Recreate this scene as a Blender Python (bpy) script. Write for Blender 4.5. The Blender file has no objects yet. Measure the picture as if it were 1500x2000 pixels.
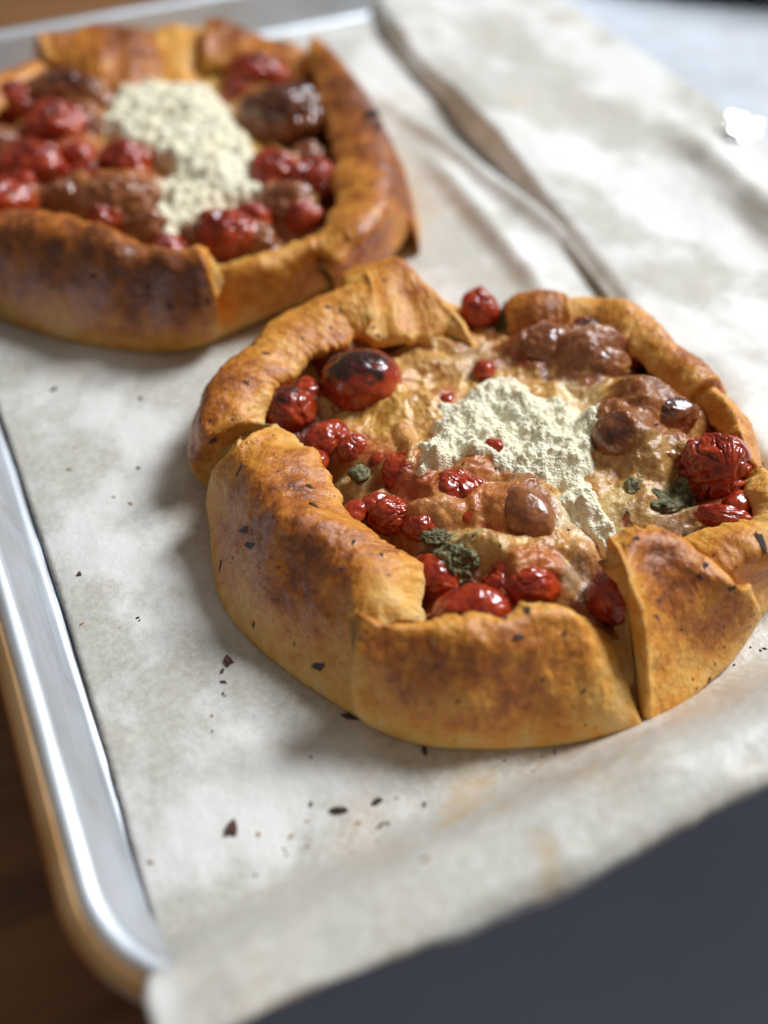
import bpy, math, random
import numpy as np
from mathutils import Vector, Matrix
from mathutils.bvhtree import BVHTree

random.seed(7)
scene = bpy.context.scene
col = scene.collection

# ------------------------------------------------------------------ camera
CAM_H, PITCH, FPX = 0.275, math.radians(47.0), 2100.0      # metres, downwards, focal length in photo pixels
cam_d = bpy.data.cameras.new('camera'); cam = bpy.data.objects.new('camera', cam_d); col.objects.link(cam)
cam.location = (0, 0, CAM_H); cam.rotation_euler = (math.radians(90) - PITCH, 0, 0)
cam_d.sensor_fit = 'VERTICAL'; cam_d.sensor_height = 36.0; cam_d.sensor_width = 27.0
cam_d.lens = 36.0 * FPX / 2000.0
cam_d.clip_start = 0.01; cam_d.clip_end = 50
cam_d.dof.use_dof = True; cam_d.dof.focus_distance = 0.342; cam_d.dof.aperture_fstop = 3.3
scene.camera = cam

# ------------------------------------------------------------------ light: a big window behind to the right, a dim room
w = bpy.data.worlds.new('World'); scene.world = w; w.use_nodes = True
bg = w.node_tree.nodes['Background']; bg.inputs[0].default_value = (1.0, 0.90, 0.78, 1); bg.inputs[1].default_value = 0.165

def area(name, loc, target, sx, sy, power, color):
    d = bpy.data.lights.new(name, 'AREA'); d.shape = 'RECTANGLE'; d.size = sx; d.size_y = sy; d.energy = power; d.color = color
    o = bpy.data.objects.new(name, d); col.objects.link(o); o.location = loc
    o.rotation_euler = (Vector(target) - Vector(loc)).to_track_quat('-Z', 'Y').to_euler()
    return o
area('window_light', (1.68, 1.52, 2.10), (0.0, 0.28, 0.0), 0.92, 1.04, 116.0, (0.88, 0.94, 1.0))

scene.view_settings.view_transform = 'Standard'; scene.view_settings.look = 'None'
scene.view_settings.exposure = 0.26; scene.view_settings.gamma = 1.0
scene.view_settings.use_curve_mapping = False
scene.render.engine = 'CYCLES'
scene.cycles.use_denoising = True
scene.cycles.max_bounces = 8
scene.cycles.caustics_reflective = False; scene.cycles.caustics_refractive = False

# ------------------------------------------------------------------ helpers
_fwd = np.array([0, math.cos(PITCH), -math.sin(PITCH)]); _rt = np.array([1.0, 0, 0]); _up = np.cross(_rt, _fwd)
def ray(px, py): return _fwd + _rt * (px - 750) / FPX - _up * (py - 1000) / FPX
def P(px, py, z=0.0):
    """World point at height z seen at a photo pixel (surveying the photograph)."""
    d = ray(px, py); t = (z - CAM_H) / d[2]
    return np.array([0, 0, CAM_H]) + d * t

def _hash(ix, iy, iz, seed):
    h = (ix.astype(np.int64) * 374761393 + iy.astype(np.int64) * 668265263 + iz.astype(np.int64) * 2147483647 + seed * 974634537) & 0xFFFFFFFF
    h = ((h ^ (h >> 13)) * 1274126177) & 0xFFFFFFFF
    h = ((h ^ (h >> 16)) * 2246822519) & 0xFFFFFFFF
    return ((h ^ (h >> 15)) & 0xFFFFFF) / float(0xFFFFFF)
def vnoise(p, seed=0):
    """value noise, -1..1, p (N,3)"""
    f = np.floor(p); i = f.astype(np.int64); t = p - f; t = t * t * t * (t * (t * 6 - 15) + 10)
    r = 0
    for dx in (0, 1):
        for dy in (0, 1):
            for dz in (0, 1):
                wgt = (t[:, 0] if dx else 1 - t[:, 0]) * (t[:, 1] if dy else 1 - t[:, 1]) * (t[:, 2] if dz else 1 - t[:, 2])
                r = r + wgt * _hash(i[:, 0] + dx, i[:, 1] + dy, i[:, 2] + dz, seed)
    return r * 2 - 1
def fbm(p, scale, octv=4, seed=0, gain=0.5):
    r = 0; a = 1; s = 0; q = p * scale
    for k in range(octv):
        r = r + a * vnoise(q + 17.3 * k, seed + k); s += a; a *= gain; q = q * 2.03
    return r / s
def ridged(p, scale, octv=3, seed=0):
    r = 0; a = 1; s = 0; q = p * scale
    for k in range(octv):
        r = r + a * (1 - np.abs(vnoise(q + 9.1 * k, seed + k)) * 1.6); s += a; a *= 0.5; q = q * 2.1
    return r / s
def worley(p, scale, seed=0):
    q = p * scale; f = np.floor(q).astype(np.int64); best = np.full(len(p), 9.0)
    for dx in (-1, 0, 1):
        for dy in (-1, 0, 1):
            for dz in (-1, 0, 1):
                c = f + np.array([dx, dy, dz])
                pt = np.stack([_hash(c[:, 0], c[:, 1], c[:, 2], seed + s) for s in (0, 1, 2)], 1) + c
                best = np.minimum(best, np.linalg.norm(q - pt, axis=1))
    return best
def sstep(a, b, x):
    t = np.clip((x - a) / (b - a), 0, 1); return t * t * (3 - 2 * t)
def catmull(K, t, closed=False):
    """K (n, ...) control values, t in 0..n-1 (or 0..n closed)"""
    K = np.asarray(K, float); n = len(K)
    i = np.floor(t).astype(int); f = t - i
    if not closed: i2 = np.clip(i, 0, n - 2); f = f + (i - i2); i = i2
    def g(j): return K[j % n] if closed else K[np.clip(j, 0, n - 1)]
    p0, p1, p2, p3 = g(i - 1), g(i), g(i + 1), g(i + 2)
    f = f.reshape((-1,) + (1,) * (K.ndim - 1))
    return 0.5 * (2 * p1 + (p2 - p0) * f + (2 * p0 - 5 * p1 + 4 * p2 - p3) * f ** 2 + (3 * p1 - p0 - 3 * p2 + p3) * f ** 3)

def mesh_obj(name, V, F, mat, parent=None, attrs=None, smooth=True, loc=None):
    me = bpy.data.meshes.new(name)
    me.from_pydata([tuple(v) for v in np.asarray(V, float)], [], [tuple(int(i) for i in f) for f in F])
    if smooth: me.polygons.foreach_set('use_smooth', [True] * len(me.polygons))
    if attrs:
        for k, a in attrs.items():
            a = np.asarray(a, float)
            if a.ndim == 1:
                at = me.attributes.new(k, 'FLOAT', 'POINT'); at.data.foreach_set('value', a)
            else:
                at = me.attributes.new(k, 'FLOAT_COLOR', 'POINT')
                at.data.foreach_set('color', np.concatenate([a, np.ones((len(a), 1))], 1).ravel())
    me.materials.append(mat); me.update()
    o = bpy.data.objects.new(name, me); col.objects.link(o)
    if parent is not None: o.parent = parent
    if loc is not None: o.location = loc
    return o
def grid_faces(nu, nv, wrap_v=False):
    F = []
    for i in range(nu - 1):
        for j in range(nv if wrap_v else nv - 1):
            k = (j + 1) % nv
            F.append((i * nv + j, (i + 1) * nv + j, (i + 1) * nv + k, i * nv + k))
    return F
def empty(name, loc, rz=0.0):
    o = bpy.data.objects.new(name, None); col.objects.link(o); o.location = loc; o.rotation_euler = (0, 0, rz); o.empty_display_size = 0.02
    return o
def tag(o, label=None, cat=None, group=None, kind=None):
    if label: o['label'] = label
    if cat: o['category'] = cat
    if group: o['group'] = group
    if kind: o['kind'] = kind
    return o

# ------------------------------------------------------------------ materials
class NT:
    def __init__(s, name):
        s.m = bpy.data.materials.new(name); s.m.use_nodes = True; s.t = s.m.node_tree
        s.b = s.t.nodes['Principled BSDF']; s.co = s.n('ShaderNodeTexCoord').outputs['Object']
    def n(s, kind, **kw):
        x = s.t.nodes.new(kind)
        for k, v in kw.items():
            if hasattr(x, k): setattr(x, k, v)
            else: x.inputs[k].default_value = v
        return x
    def l(s, a, b): s.t.links.new(a, b)
    def noise(s, scale, detail=4, rough=0.55, co=None, dist=0.0):
        x = s.n('ShaderNodeTexNoise'); x.inputs['Scale'].default_value = scale; x.inputs['Detail'].default_value = detail
        x.inputs['Roughness'].default_value = rough; x.inputs['Distortion'].default_value = dist
        s.l(co or s.co, x.inputs['Vector']); return x.outputs['Fac']
    def vor(s, scale, feature='F1', co=None):
        x = s.n('ShaderNodeTexVoronoi'); x.feature = feature; x.inputs['Scale'].default_value = scale; s.l(co or s.co, x.inputs['Vector']); return x.outputs['Distance']
    def attr(s, name, out='Fac'):
        x = s.n('ShaderNodeAttribute'); x.attribute_name = name; return x.outputs[out]
    def ramp(s, fac, stops, interp='LINEAR'):
        x = s.n('ShaderNodeValToRGB'); e = x.color_ramp.elements; x.color_ramp.interpolation = interp
        while len(e) < len(stops): e.new(0.5)
        for k, (p, c) in enumerate(stops):
            e[k].position = p; e[k].color = (c, c, c, 1) if isinstance(c, (int, float)) else (*c, 1)
        s.l(fac, x.inputs[0]); return x.outputs[0]
    def math(s, op, a, b=None, clamp=False):
        x = s.n('ShaderNodeMath'); x.operation = op; x.use_clamp = clamp
        for k, v in enumerate((a, b)):
            if v is None: continue
            if isinstance(v, (int, float)): x.inputs[k].default_value = v
            else: s.l(v, x.inputs[k])
        return x.outputs[0]
    def mix(s, fac, a, b, blend='MIX'):
        x = s.n('ShaderNodeMix'); x.data_type = 'RGBA'; x.blend_type = blend
        for sock, v in ((x.inputs[0], fac), (x.inputs[6], a), (x.inputs[7], b)):
            if isinstance(v, (int, float)): sock.default_value = v
            elif isinstance(v, tuple): sock.default_value = (*v, 1)
            else: s.l(v, sock)
        return x.outputs[2]
    def bump(s, h, strength, dist, prev=None):
        x = s.n('ShaderNodeBump'); x.inputs['Strength'].default_value = strength; x.inputs['Distance'].default_value = dist
        s.l(h, x.inputs['Height'])
        if prev: s.l(prev, x.inputs['Normal'])
        return x.outputs[0]
    def set(s, **kw):
        for k, v in kw.items():
            k = k.replace('_', ' ')
            i = s.b.inputs[k]
            if isinstance(v, (int, float)): i.default_value = v
            elif isinstance(v, tuple): i.default_value = (*v, 1) if (len(v) == 3 and i.type == 'RGBA') else v
            else: s.l(v, i)
        return s

def mat_crust():
    t = NT('baked crust')
    toast = t.attr('toast')
    n1 = t.noise(70, 5, 0.6, dist=0.4); n2 = t.noise(230, 4, 0.6); n3 = t.noise(25, 3, 0.5)
    f = t.math('ADD', t.math('MULTIPLY', toast, 0.72), t.math('MULTIPLY', t.math('SUBTRACT', n1, 0.5), 1.05))
    f = t.math('ADD', f, t.math('MULTIPLY', t.math('SUBTRACT', n3, 0.5), 0.55))
    f = t.math('ADD', f, t.math('MULTIPLY', t.math('SUBTRACT', n2, 0.5), 0.62), clamp=True)
    f = t.math('ADD', f, t.math('MULTIPLY', t.math('SUBTRACT', t.noise(560, 4, 0.65), 0.5), 0.5), clamp=True)
    c = t.ramp(f, [(0.0, (0.72, 0.47, 0.185)), (0.25, (0.74, 0.40, 0.088)), (0.48, (0.66, 0.262, 0.028)), (0.74, (0.42, 0.118, 0.010)), (1.0, (0.16, 0.038, 0.007))])
    # tiny dark toasted freckles
    v = t.ramp(t.noise(620, 3, 0.6), [(0.62, 0.0), (0.70, 1.0)])
    c = t.mix(t.math('MULTIPLY', v, t.math('MULTIPLY', toast, 0.5)), c, (0.17, 0.055, 0.015))
    b1 = t.bump(t.noise(240, 5, 0.6), 0.5, 0.0016)
    blist = t.ramp(t.vor(420), [(0.0, 1.0), (0.35, 0.0)])
    b2 = t.bump(blist, 0.35, 0.0005, b1)
    b3 = t.bump(t.noise(620, 5, 0.66), 0.5, 0.0008, b2)
    r = t.ramp(t.math('ADD', t.math('MULTIPLY', toast, 0.5), t.math('MULTIPLY', n2, 0.5)), [(0.2, 0.66), (0.75, 0.42)])
    t.set(Base_Color=c, Roughness=r, Normal=b3, Subsurface_Weight=0.12, Subsurface_Radius=(0.004, 0.002, 0.001), Subsurface_Scale=0.5,
          Specular_IOR_Level=0.4, Coat_Weight=t.ramp(toast, [(0.25, 0.05), (0.8, 0.42)]), Coat_Roughness=0.17, Coat_Normal=b3)
    return t.m
def mat_cheese():
    t = NT('melted cheese filling')
    tint = t.attr('tint', 'Color')
    lum = t.math('MULTIPLY', t.attr('tint'), 2.6, clamp=True); lum = t.math('POWER', lum, 2.0)
    n = t.noise(330, 5, 0.65, dist=0.6)
    c = t.mix(t.ramp(n, [(0.38, 0.0), (0.68, 0.7)]), tint, t.mix(1.0, tint, (0.60, 0.36, 0.22), 'MULTIPLY'))
    c = t.mix(t.math('MULTIPLY', lum, t.ramp(t.noise(210, 5, 0.6, dist=0.8), [(0.54, 0.0), (0.66, 0.6)])), c, (0.74, 0.47, 0.14))
    c = t.mix(t.math('MULTIPLY', lum, t.ramp(t.noise(150, 5, 0.65, dist=0.5), [(0.55, 0.0), (0.66, 0.75)])), c, (0.52, 0.20, 0.035))
    c = t.mix(t.ramp(t.noise(190, 4, 0.6, dist=0.4), [(0.62, 0.0), (0.68, 0.8)]), c, (0.34, 0.035, 0.012))
    g = t.ramp(t.noise(900, 3, 0.7), [(0.64, 0.0), (0.70, 0.8)])
    c = t.mix(g, c, (0.10, 0.06, 0.025))
    b = t.bump(t.noise(360, 5, 0.6), 0.5, 0.0013)
    b = t.bump(t.noise(1400, 4, 0.6), 0.4, 0.0004, b)
    r = t.ramp(t.noise(180, 3), [(0.3, 0.15), (0.7, 0.38)])
    t.set(Base_Color=c, Roughness=r, Normal=b, Specular_IOR_Level=0.38, Subsurface_Weight=0.06, Subsurface_Radius=(0.003, 0.002, 0.001), Subsurface_Scale=0.4, Coat_Weight=0.4, Coat_Roughness=0.12, Coat_Normal=b)
    return t.m
def mat_tomato(name, c0, c1, dark):
    t = NT(name)
    n = t.noise(130, 4, 0.6); ch = t.attr('char')
    c = t.ramp(n, [(0.32, c0), (0.60, c1), (0.78, tuple(min(1, x * y) for x, y in zip(c1, (1.25, 2.6, 1.6))))])
    d = t.ramp(t.math('MULTIPLY', ch, t.math('ADD', t.noise(260, 4, 0.65), 0.25)), [(0.38, 0.0), (0.62, 1.0)])
    c = t.mix(d, c, dark)
    b = t.bump(t.noise(300, 3, 0.5), 0.25, 0.0008)
    b = t.bump(t.noise(1700, 2, 0.6), 0.25, 0.0002, b)
    t.set(Base_Color=c, Roughness=t.ramp(t.noise(300, 3), [(0.35, 0.14), (0.7, 0.38)]), Normal=b, Subsurface_Weight=0.10, Subsurface_Radius=(0.006, 0.0008, 0.0004), Subsurface_Scale=0.5,
          Coat_Weight=0.4, Coat_Roughness=0.08)
    return t.m
def mat_ricotta():
    t = NT('crumbly ricotta')
    toast = t.attr('toast'); n = t.noise(160, 4, 0.6)
    f = t.math('ADD', t.math('MULTIPLY', toast, 0.7), t.math('MULTIPLY', n, 0.6))
    c = t.ramp(f, [(0.25, (0.82, 0.77, 0.60)), (0.66, (0.83, 0.75, 0.53)), (1.0, (0.76, 0.58, 0.30))])
    gr = t.ramp(t.noise(75, 3, 0.6), [(0.60, 0.0), (0.80, 0.25)])
    c = t.mix(gr, c, (0.60, 0.64, 0.46))
    b = t.bump(t.vor(1500, 'SMOOTH_F1'), 0.7, 0.0009)
    b = t.bump(t.noise(2600, 3, 0.7), 0.5, 0.0003, b)
    t.set(Base_Color=c, Roughness=0.75, Normal=b, Subsurface_Weight=0.2, Subsurface_Radius=(0.003, 0.0025, 0.0016), Subsurface_Scale=0.5, Specular_IOR_Level=0.35)
    return t.m
def mat_pesto():
    t = NT('green herb pesto')
    n = t.noise(420, 5, 0.65)
    c = t.ramp(n, [(0.3, (0.030, 0.030, 0.012)), (0.46, (0.12, 0.115, 0.045)), (0.58, (0.28, 0.25, 0.12)), (0.72, (0.50, 0.38, 0.20))])
    b = t.bump(t.noise(900, 5, 0.65), 0.9, 0.0016)
    t.set(Base_Color=c, Roughness=0.5, Normal=b)
    return t.m
def mat_flake(name, a, b_):
    t = NT(name); c = t.ramp(t.noise(900, 3), [(0.35, a), (0.7, b_)])
    t.set(Base_Color=c, Roughness=0.55, Normal=t.bump(t.noise(2500, 3), 0.6, 0.0004)); return t.m
def mat_paper():
    t = NT('greased baking paper')
    st = t.ramp(t.noise(17, 6, 0.58, dist=0.1), [(0.44, 0.0), (0.53, 1.0)])          # grease-soaked areas
    st2 = t.ramp(t.noise(26, 4, 0.6, dist=0.3), [(0.56, 0.0), (0.70, 1.0)])
    c = t.mix(st, (0.71, 0.69, 0.65), (0.49, 0.465, 0.405))
    c = t.mix(t.math('MULTIPLY', st2, 0.6), c, (0.52, 0.42, 0.32))
    c = t.mix(t.math('MULTIPLY', t.attr('oil'), 0.62), c, (0.46, 0.34, 0.215))
    fib = t.noise(420, 4, 0.7)
    c = t.mix(t.ramp(fib, [(0.40, 0.0), (0.70, 0.45)]), c, (0.78, 0.765, 0.735))
    bs = t.ramp(t.noise(17, 3, 0.5, dist=0.2), [(0.69, 0.0), (0.76, 0.7)])
    c = t.mix(bs, c, (0.55, 0.36, 0.17))
    sp = t.ramp(t.noise(330, 2, 0.5), [(0.755, 0.0), (0.79, 0.8)])
    c = t.mix(sp, c, (0.42, 0.24, 0.10))
    b = t.bump(t.noise(60, 5, 0.6), 0.35, 0.003)
    b = t.bump(t.noise(700, 4, 0.7), 0.22, 0.0004, b)
    r = t.ramp(st, [(0.0, 0.55), (1.0, 0.36)])
    t.set(Base_Color=c, Roughness=r, Normal=b, Specular_IOR_Level=0.28)
    return t.m
def mat_alu():
    t = NT('brushed aluminium')
    mp = t.n('ShaderNodeMapping'); mp.inputs['Scale'].default_value = (60, 1.2, 60); t.l(t.co, mp.inputs['Vector'])
    s = t.noise(14, 5, 0.65, co=mp.outputs[0])
    c = t.ramp(t.noise(40, 4, 0.6), [(0.35, (0.75, 0.79, 0.85)), (0.75, (0.64, 0.655, 0.67))])
    brown = t.ramp(t.noise(70, 4, 0.6), [(0.62, 0.0), (0.78, 0.45)])
    c = t.mix(brown, c, (0.50, 0.40, 0.30))
    b = t.bump(s, 0.12, 0.0004)
    t.set(Base_Color=c, Metallic=1.0, Roughness=t.ramp(s, [(0.3, 0.44), (0.7, 0.58)]), Normal=b)
    return t.m
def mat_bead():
    t = NT('rolled rim with painted reflection')
    c = t.ramp(t.noise(45, 4, 0.6), [(0.3, (0.46, 0.25, 0.10)), (0.7, (0.60, 0.38, 0.20))])  # warm reflection of the brown wood, painted into the bead's colour
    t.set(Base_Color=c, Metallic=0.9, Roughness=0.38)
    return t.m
def mat_wood():
    t = NT('brown table wood')
    mp = t.n('ShaderNodeMapping'); mp.inputs['Scale'].default_value = (1, 9, 9); t.l(t.co, mp.inputs['Vector'])
    g = t.noise(6, 6, 0.62, co=mp.outputs[0], dist=0.6)
    c = t.ramp(g, [(0.3, (0.10, 0.042, 0.014)), (0.55, (0.21, 0.088, 0.026)), (0.75, (0.29, 0.125, 0.040))])
    t.set(Base_Color=c, Roughness=0.5, Normal=t.bump(g, 0.25, 0.002))
    return t.m
def mat_slate():
    t = NT('dark slate')
    c = t.ramp(t.noise(9, 5, 0.6), [(0.3, (0.115, 0.122, 0.155)), (0.7, (0.15, 0.158, 0.195))])
    t.set(Base_Color=c, Roughness=t.ramp(t.noise(30, 4), [(0.3, 0.2), (0.7, 0.3)]), Normal=t.bump(t.noise(120, 4), 0.1, 0.001), Specular_IOR_Level=0.6)
    return t.m

def mat_floor():
    t = NT('grey floor')
    c = t.ramp(t.noise(2.5, 5, 0.6), [(0.3, (0.40, 0.50, 0.78)), (0.7, (0.48, 0.60, 0.88))])
    t.set(Base_Color=c, Roughness=0.5, Normal=t.bump(t.noise(30, 3), 0.1, 0.002)); return t.m
M_FLOOR = mat_floor()
M_CRUST = mat_crust(); M_CHEESE = mat_cheese(); M_RICOTTA = mat_ricotta(); M_PESTO = mat_pesto()
M_TOM = mat_tomato('roast tomato skin', (0.19, 0.007, 0.003), (0.42, 0.044, 0.007), (0.030, 0.006, 0.004))
M_BUB = mat_tomato('browned cheese bubble', (0.17, 0.046, 0.015), (0.31, 0.105, 0.034), (0.07, 0.018, 0.010))
M_PEPPER = mat_flake('cracked black pepper', (0.020, 0.012, 0.010), (0.075, 0.036, 0.026))
M_HERB = mat_flake('dried red-brown herb', (0.060, 0.020, 0.014), (0.14, 0.055, 0.035))
M_CRUMB = mat_flake('golden crumb', (0.36, 0.19, 0.06), (0.55, 0.33, 0.13))
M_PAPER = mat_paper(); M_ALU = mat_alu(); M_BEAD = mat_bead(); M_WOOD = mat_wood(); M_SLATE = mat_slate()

# ------------------------------------------------------------------ tray frame: axes along the pan's short side (x) and long side (y)
TO = P(290, 1750)[:2]; TA = math.radians(24.8)
TX = np.array([math.cos(TA), math.sin(TA)]); TY = np.array([-math.sin(TA), math.cos(TA)])
def tray_xy(p): d = np.asarray(p)[..., :2] - TO; return d @ TX, d @ TY
TL, TR, TF, TB = 0.000, 0.580, -0.027, 0.478           # inner floor limits in the tray frame

# ------------------------------------------------------------------ setting: table, slate slab
def box(name, x0, x1, y0, y1, z0, z1, mat, parent=None, bev=0.0):
    V = [(x, y, z) for z in (z0, z1) for y in (y0, y1) for x in (x0, x1)]
    F = [(0, 2, 3, 1), (4, 5, 7, 6), (0, 1, 5, 4), (2, 6, 7, 3), (0, 4, 6, 2), (1, 3, 7, 5)]
    o = mesh_obj(name, V, F, mat, parent, smooth=False)
    if bev:
        b = o.modifiers.new('bevel', 'BEVEL'); b.width = bev; b.segments = 2
    return o
table = tag(empty('tabletop', (TO[0], TO[1], 0), TA), kind='structure')
for k in range(7):
    y0 = -0.028 + k * 0.26
    p = box('plank', -1.1, 1.7, y0, y0 + 0.2585, -0.030, -0.012 - 0.0006 * (k % 2), M_WOOD, table, 0.0012)
flo = tag(box('floor', -3, 3, -2.5, 4, -0.80, -0.75, M_FLOOR), kind='structure')
slab = tag(box('slate_slab', 0.018, 0.95, -0.026, 0.450, -0.0118, 0.0, M_SLATE, None, 0.002), 'dark grey slate slab lying under the baking tray', 'slate slab')
slab.location = (TO[0], TO[1], 0); slab.rotation_euler = (0, 0, TA)

# ------------------------------------------------------------------ sheet pan
pan = tag(empty('sheet_pan', (TO[0], TO[1], 0), TA), 'aluminium sheet pan with rolled rim under the baking paper', 'baking tray')
def rrect(d, r0=0.024, n=14):
    """rounded rectangle of the pan floor grown outwards by d"""
    x0, x1, y0, y1 = TL - d, TR + d, TF - d, TB + d; r = r0 + max(d, -r0 * 0.8) * 1.15
    pts = []
    for cx, cy, a0 in ((x1 - r, y1 - r, 0), (x0 + r, y1 - r, 90), (x0 + r, y0 + r, 180), (x1 - r, y0 + r, 270)):
        for k in range(n):
            a = math.radians(a0 + 90 * k / (n - 1)); pts.append((cx + r * math.cos(a), cy + r * math.sin(a)))
    # straight runs are divided so that the metal can waver a little
    out = []
    for k in range(len(pts)):
        a, b = np.array(pts[k]), np.array(pts[(k + 1) % len(pts)]); m = max(1, int(np.linalg.norm(b - a) / 0.012))
        out += [a + (b - a) * j / m for j in range(m)]
    return np.array(out)
def sweep(name, prof, mat, parent, cap=False):
    n = None; rings = []
    base = rrect(0.0); N = len(base)
    for d, z in prof:
        # same topology on every ring: move each base point along its own outward normal
        nx = np.roll(base, -1, 0) - np.roll(base, 1, 0); nx /= np.linalg.norm(nx, axis=1)[:, None]
        nrm = np.stack([nx[:, 1], -nx[:, 0]], 1)
        q = base + nrm * d
        wob = fbm(np.c_[base, np.zeros(N)], 14, 2, 5) * 0.0006 * min(1, abs(z) / 0.02)
        rings.append(np.c_[q + nrm * wob[:, None], np.full(N, z)])
    V = np.concatenate(rings); F = grid_faces(len(prof), N, True)
    if cap: F.append(tuple(range(N - 1, -1, -1)))
    return mesh_obj(name, V, F, mat, parent)
floor_ring = [(0.0, 0.0009), (0.0, 0.0002)]
sweep('pan_floor', [(-0.002, 0.0010), (-0.0005, 0.00115)], M_ALU, pan, True)
sweep('pan_wall', [(-0.0005, 0.0012), (0.0008, 0.0016), (0.0018, 0.0030), (0.0032, 0.006), (0.0056, 0.0125), (0.0078, 0.0185), (0.0088, 0.0215), (0.0098, 0.0238), (0.0118, 0.0250), (0.0140, 0.0252),
      (0.0154, 0.0243), (0.0140, 0.0235), (0.0118, 0.0232), (0.0095, 0.0215), (0.0078, 0.018), (0.0035, 0.006), (0.0010, 0.0008), (-0.002, 0.0003)], M_ALU, pan)
R = 0.0034
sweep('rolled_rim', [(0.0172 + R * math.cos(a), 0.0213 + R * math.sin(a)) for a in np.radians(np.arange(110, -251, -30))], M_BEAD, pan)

# ------------------------------------------------------------------ baking paper
def paper_front_z(run):
    """height of the paper where it leaves the floor, climbs over the front wall and hangs past the rim"""
    z = 0.0285 * sstep(-0.004, 0.026, run)
    return z - 0.024 * sstep(0.036, 0.062, run)
PAPER_CREASE = -0.012
def paper_z(x, y):
    p = np.c_[x, y, np.zeros_like(x)]
    run = PAPER_CREASE + 0.003 * fbm(p, 12, 2, 31) - y
    z = 0.0014 + paper_front_z(run)
    wr = 0.0011 * (ridged(p, 17, 3, 41) - 0.35).clip(0) + 0.0007 * (fbm(p, 40, 3, 44) + 0.4).clip(0)
    # long soft folds beside the far tart
    f1 = np.exp(-((x - 0.232 - 0.05 * (y - 0.25)) / 0.006) ** 2) * sstep(0.17, 0.20, y) * sstep(0.33, 0.27, y) * 0.006
    f2 = np.exp(-((x - 0.249 + 0.12 * (y - 0.3)) / 0.005) ** 2) * sstep(0.15, 0.2, y) * sstep(0.42, 0.30, y) * 0.005
    slope = 0.0022 * ridged(np.c_[x * 0.35, y, 0 * x], 34, 2, 51) * sstep(0, 0.02, run)
    return z + wr + (f1 + f2) + slope
OIL = [(*tray_xy(P(955, 985)), 0.103), (*tray_xy(P(345, 395)), 0.118), (*tray_xy(P(1150, 1540, .02)), 0.004), (*tray_xy(P(1210, 1500, .02)), 0.003)]
def sheet(name, x0, x1, y0f, y1, zf, nx, ny, label, mat):
    u = np.linspace(0, 1, nx); v = np.linspace(0, 1, ny)
    U, Vv = np.meshgrid(u, v, indexing='ij'); U = U.ravel(); Vv = Vv.ravel()
    Y0 = y0f(U); Y = Y0 + (y1 - Y0) * Vv
    X0 = x0(Y); X = X0 + (x1 - X0) * U
    Z = zf(X, Y)
    oil = np.zeros_like(X)
    pn = np.c_[X, Y, 0 * X]
    for (gx, gy, gr) in OIL:
        oil = np.maximum(oil, sstep(0.010, -0.012, np.hypot(X - gx, Y - gy) - gr - 0.012 * fbm(pn, 45, 4, 91)))
    o = mesh_obj(name, np.c_[X, Y, Z], grid_faces(nx, ny), mat, attrs={'oil': oil})
    o.location = (TO[0], TO[1], 0); o.rotation_euler = (0, 0, TA)
    s = o.modifiers.new('thickness', 'SOLIDIFY'); s.thickness = 0.00025; s.offset = 1
    tag(o, label, 'baking paper')
    return o
e1 = P(620, 2000, 0.010); e2 = P(1500, 1600, 0.010)
ex1, ey1 = tray_xy(e1); ex2, ey2 = tray_xy(e2)
def cut_edge(U):
    x = 0.385 * U
    return ey1 + (ey2 - ey1) * (x - ex1) / (ex2 - ex1) + 0.0012 * np.sin(x * 55) + 0.0010 * fbm(np.c_[x, x * 0, x * 0], 130, 3, 61)
left_pts = [P(-120, 420, 0.0015), P(0, 812, 0.0015), P(118, 1170, 0.0015), P(215, 1500, 0.0015), P(292, 1790, 0.0015), P(303, 1860, 0.003), P(303, 2000, 0.016)]
lx = []; ly = []
for q in left_pts: a, b = tray_xy(q); lx.append(a); ly.append(b)
order = np.argsort(ly); lx = np.array(lx)[order]; ly = np.array(ly)[order]
def left_edge(Y): return np.interp(Y, ly, lx)
sheet('baking_paper', left_edge, 0.386, cut_edge, 0.474, paper_z, 190, 260, 'large crinkled baking paper under both galettes, stained with grease', M_PAPER)

# second sheet, lying over the first along the pan's other long side; its free edge stands up as a ridge
edge_px = [(715, -20), (742, 60), (790, 125), (858, 195), (905, 262), (985, 345), (1060, 430), (1120, 495), (1168, 560), (1225, 640), (1330, 760), (1500, 960)]
sx = []; sy = []
for q in edge_px: a, b = tray_xy(P(*q, 0.004)); sx.append(a); sy.append(b)
order = np.argsort(sy); sx = np.array(sx)[order]; sy = np.array(sy)[order]
def edge2(Y): return np.interp(Y, sy, sx)
def sheet2_z(x, y):
    p = np.c_[x, y, np.zeros_like(x)]
    d = x - edge2(y)
    h = 0.0045 + 0.0075 * np.exp(-((y - 0.31) / 0.055) ** 2) + 0.004 * np.exp(-((y - 0.43) / 0.02) ** 2)
    z = 0.0042 + h * sstep(0.0, 0.0075, d) * (1 - 0.75 * sstep(0.012, 0.06, d))
    z += 0.0016 * (ridged(p, 19, 3, 71) - 0.3).clip(0) + 0.0008 * (fbm(p, 45, 3, 74) + 0.3)
    z += 0.010 * np.exp(-((x - 0.352 - 0.10 * (y - 0.22)) / 0.010) ** 2) * sstep(0.10, 0.14, y) * sstep(0.30, 0.22, y)
    return z
sheet('baking_paper', edge2, 0.392, lambda U: np.full_like(U, 0.02), 0.492, sheet2_z, 110, 240, 'second baking paper sheet with a raised ridged edge beside the galettes', M_PAPER)

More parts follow.
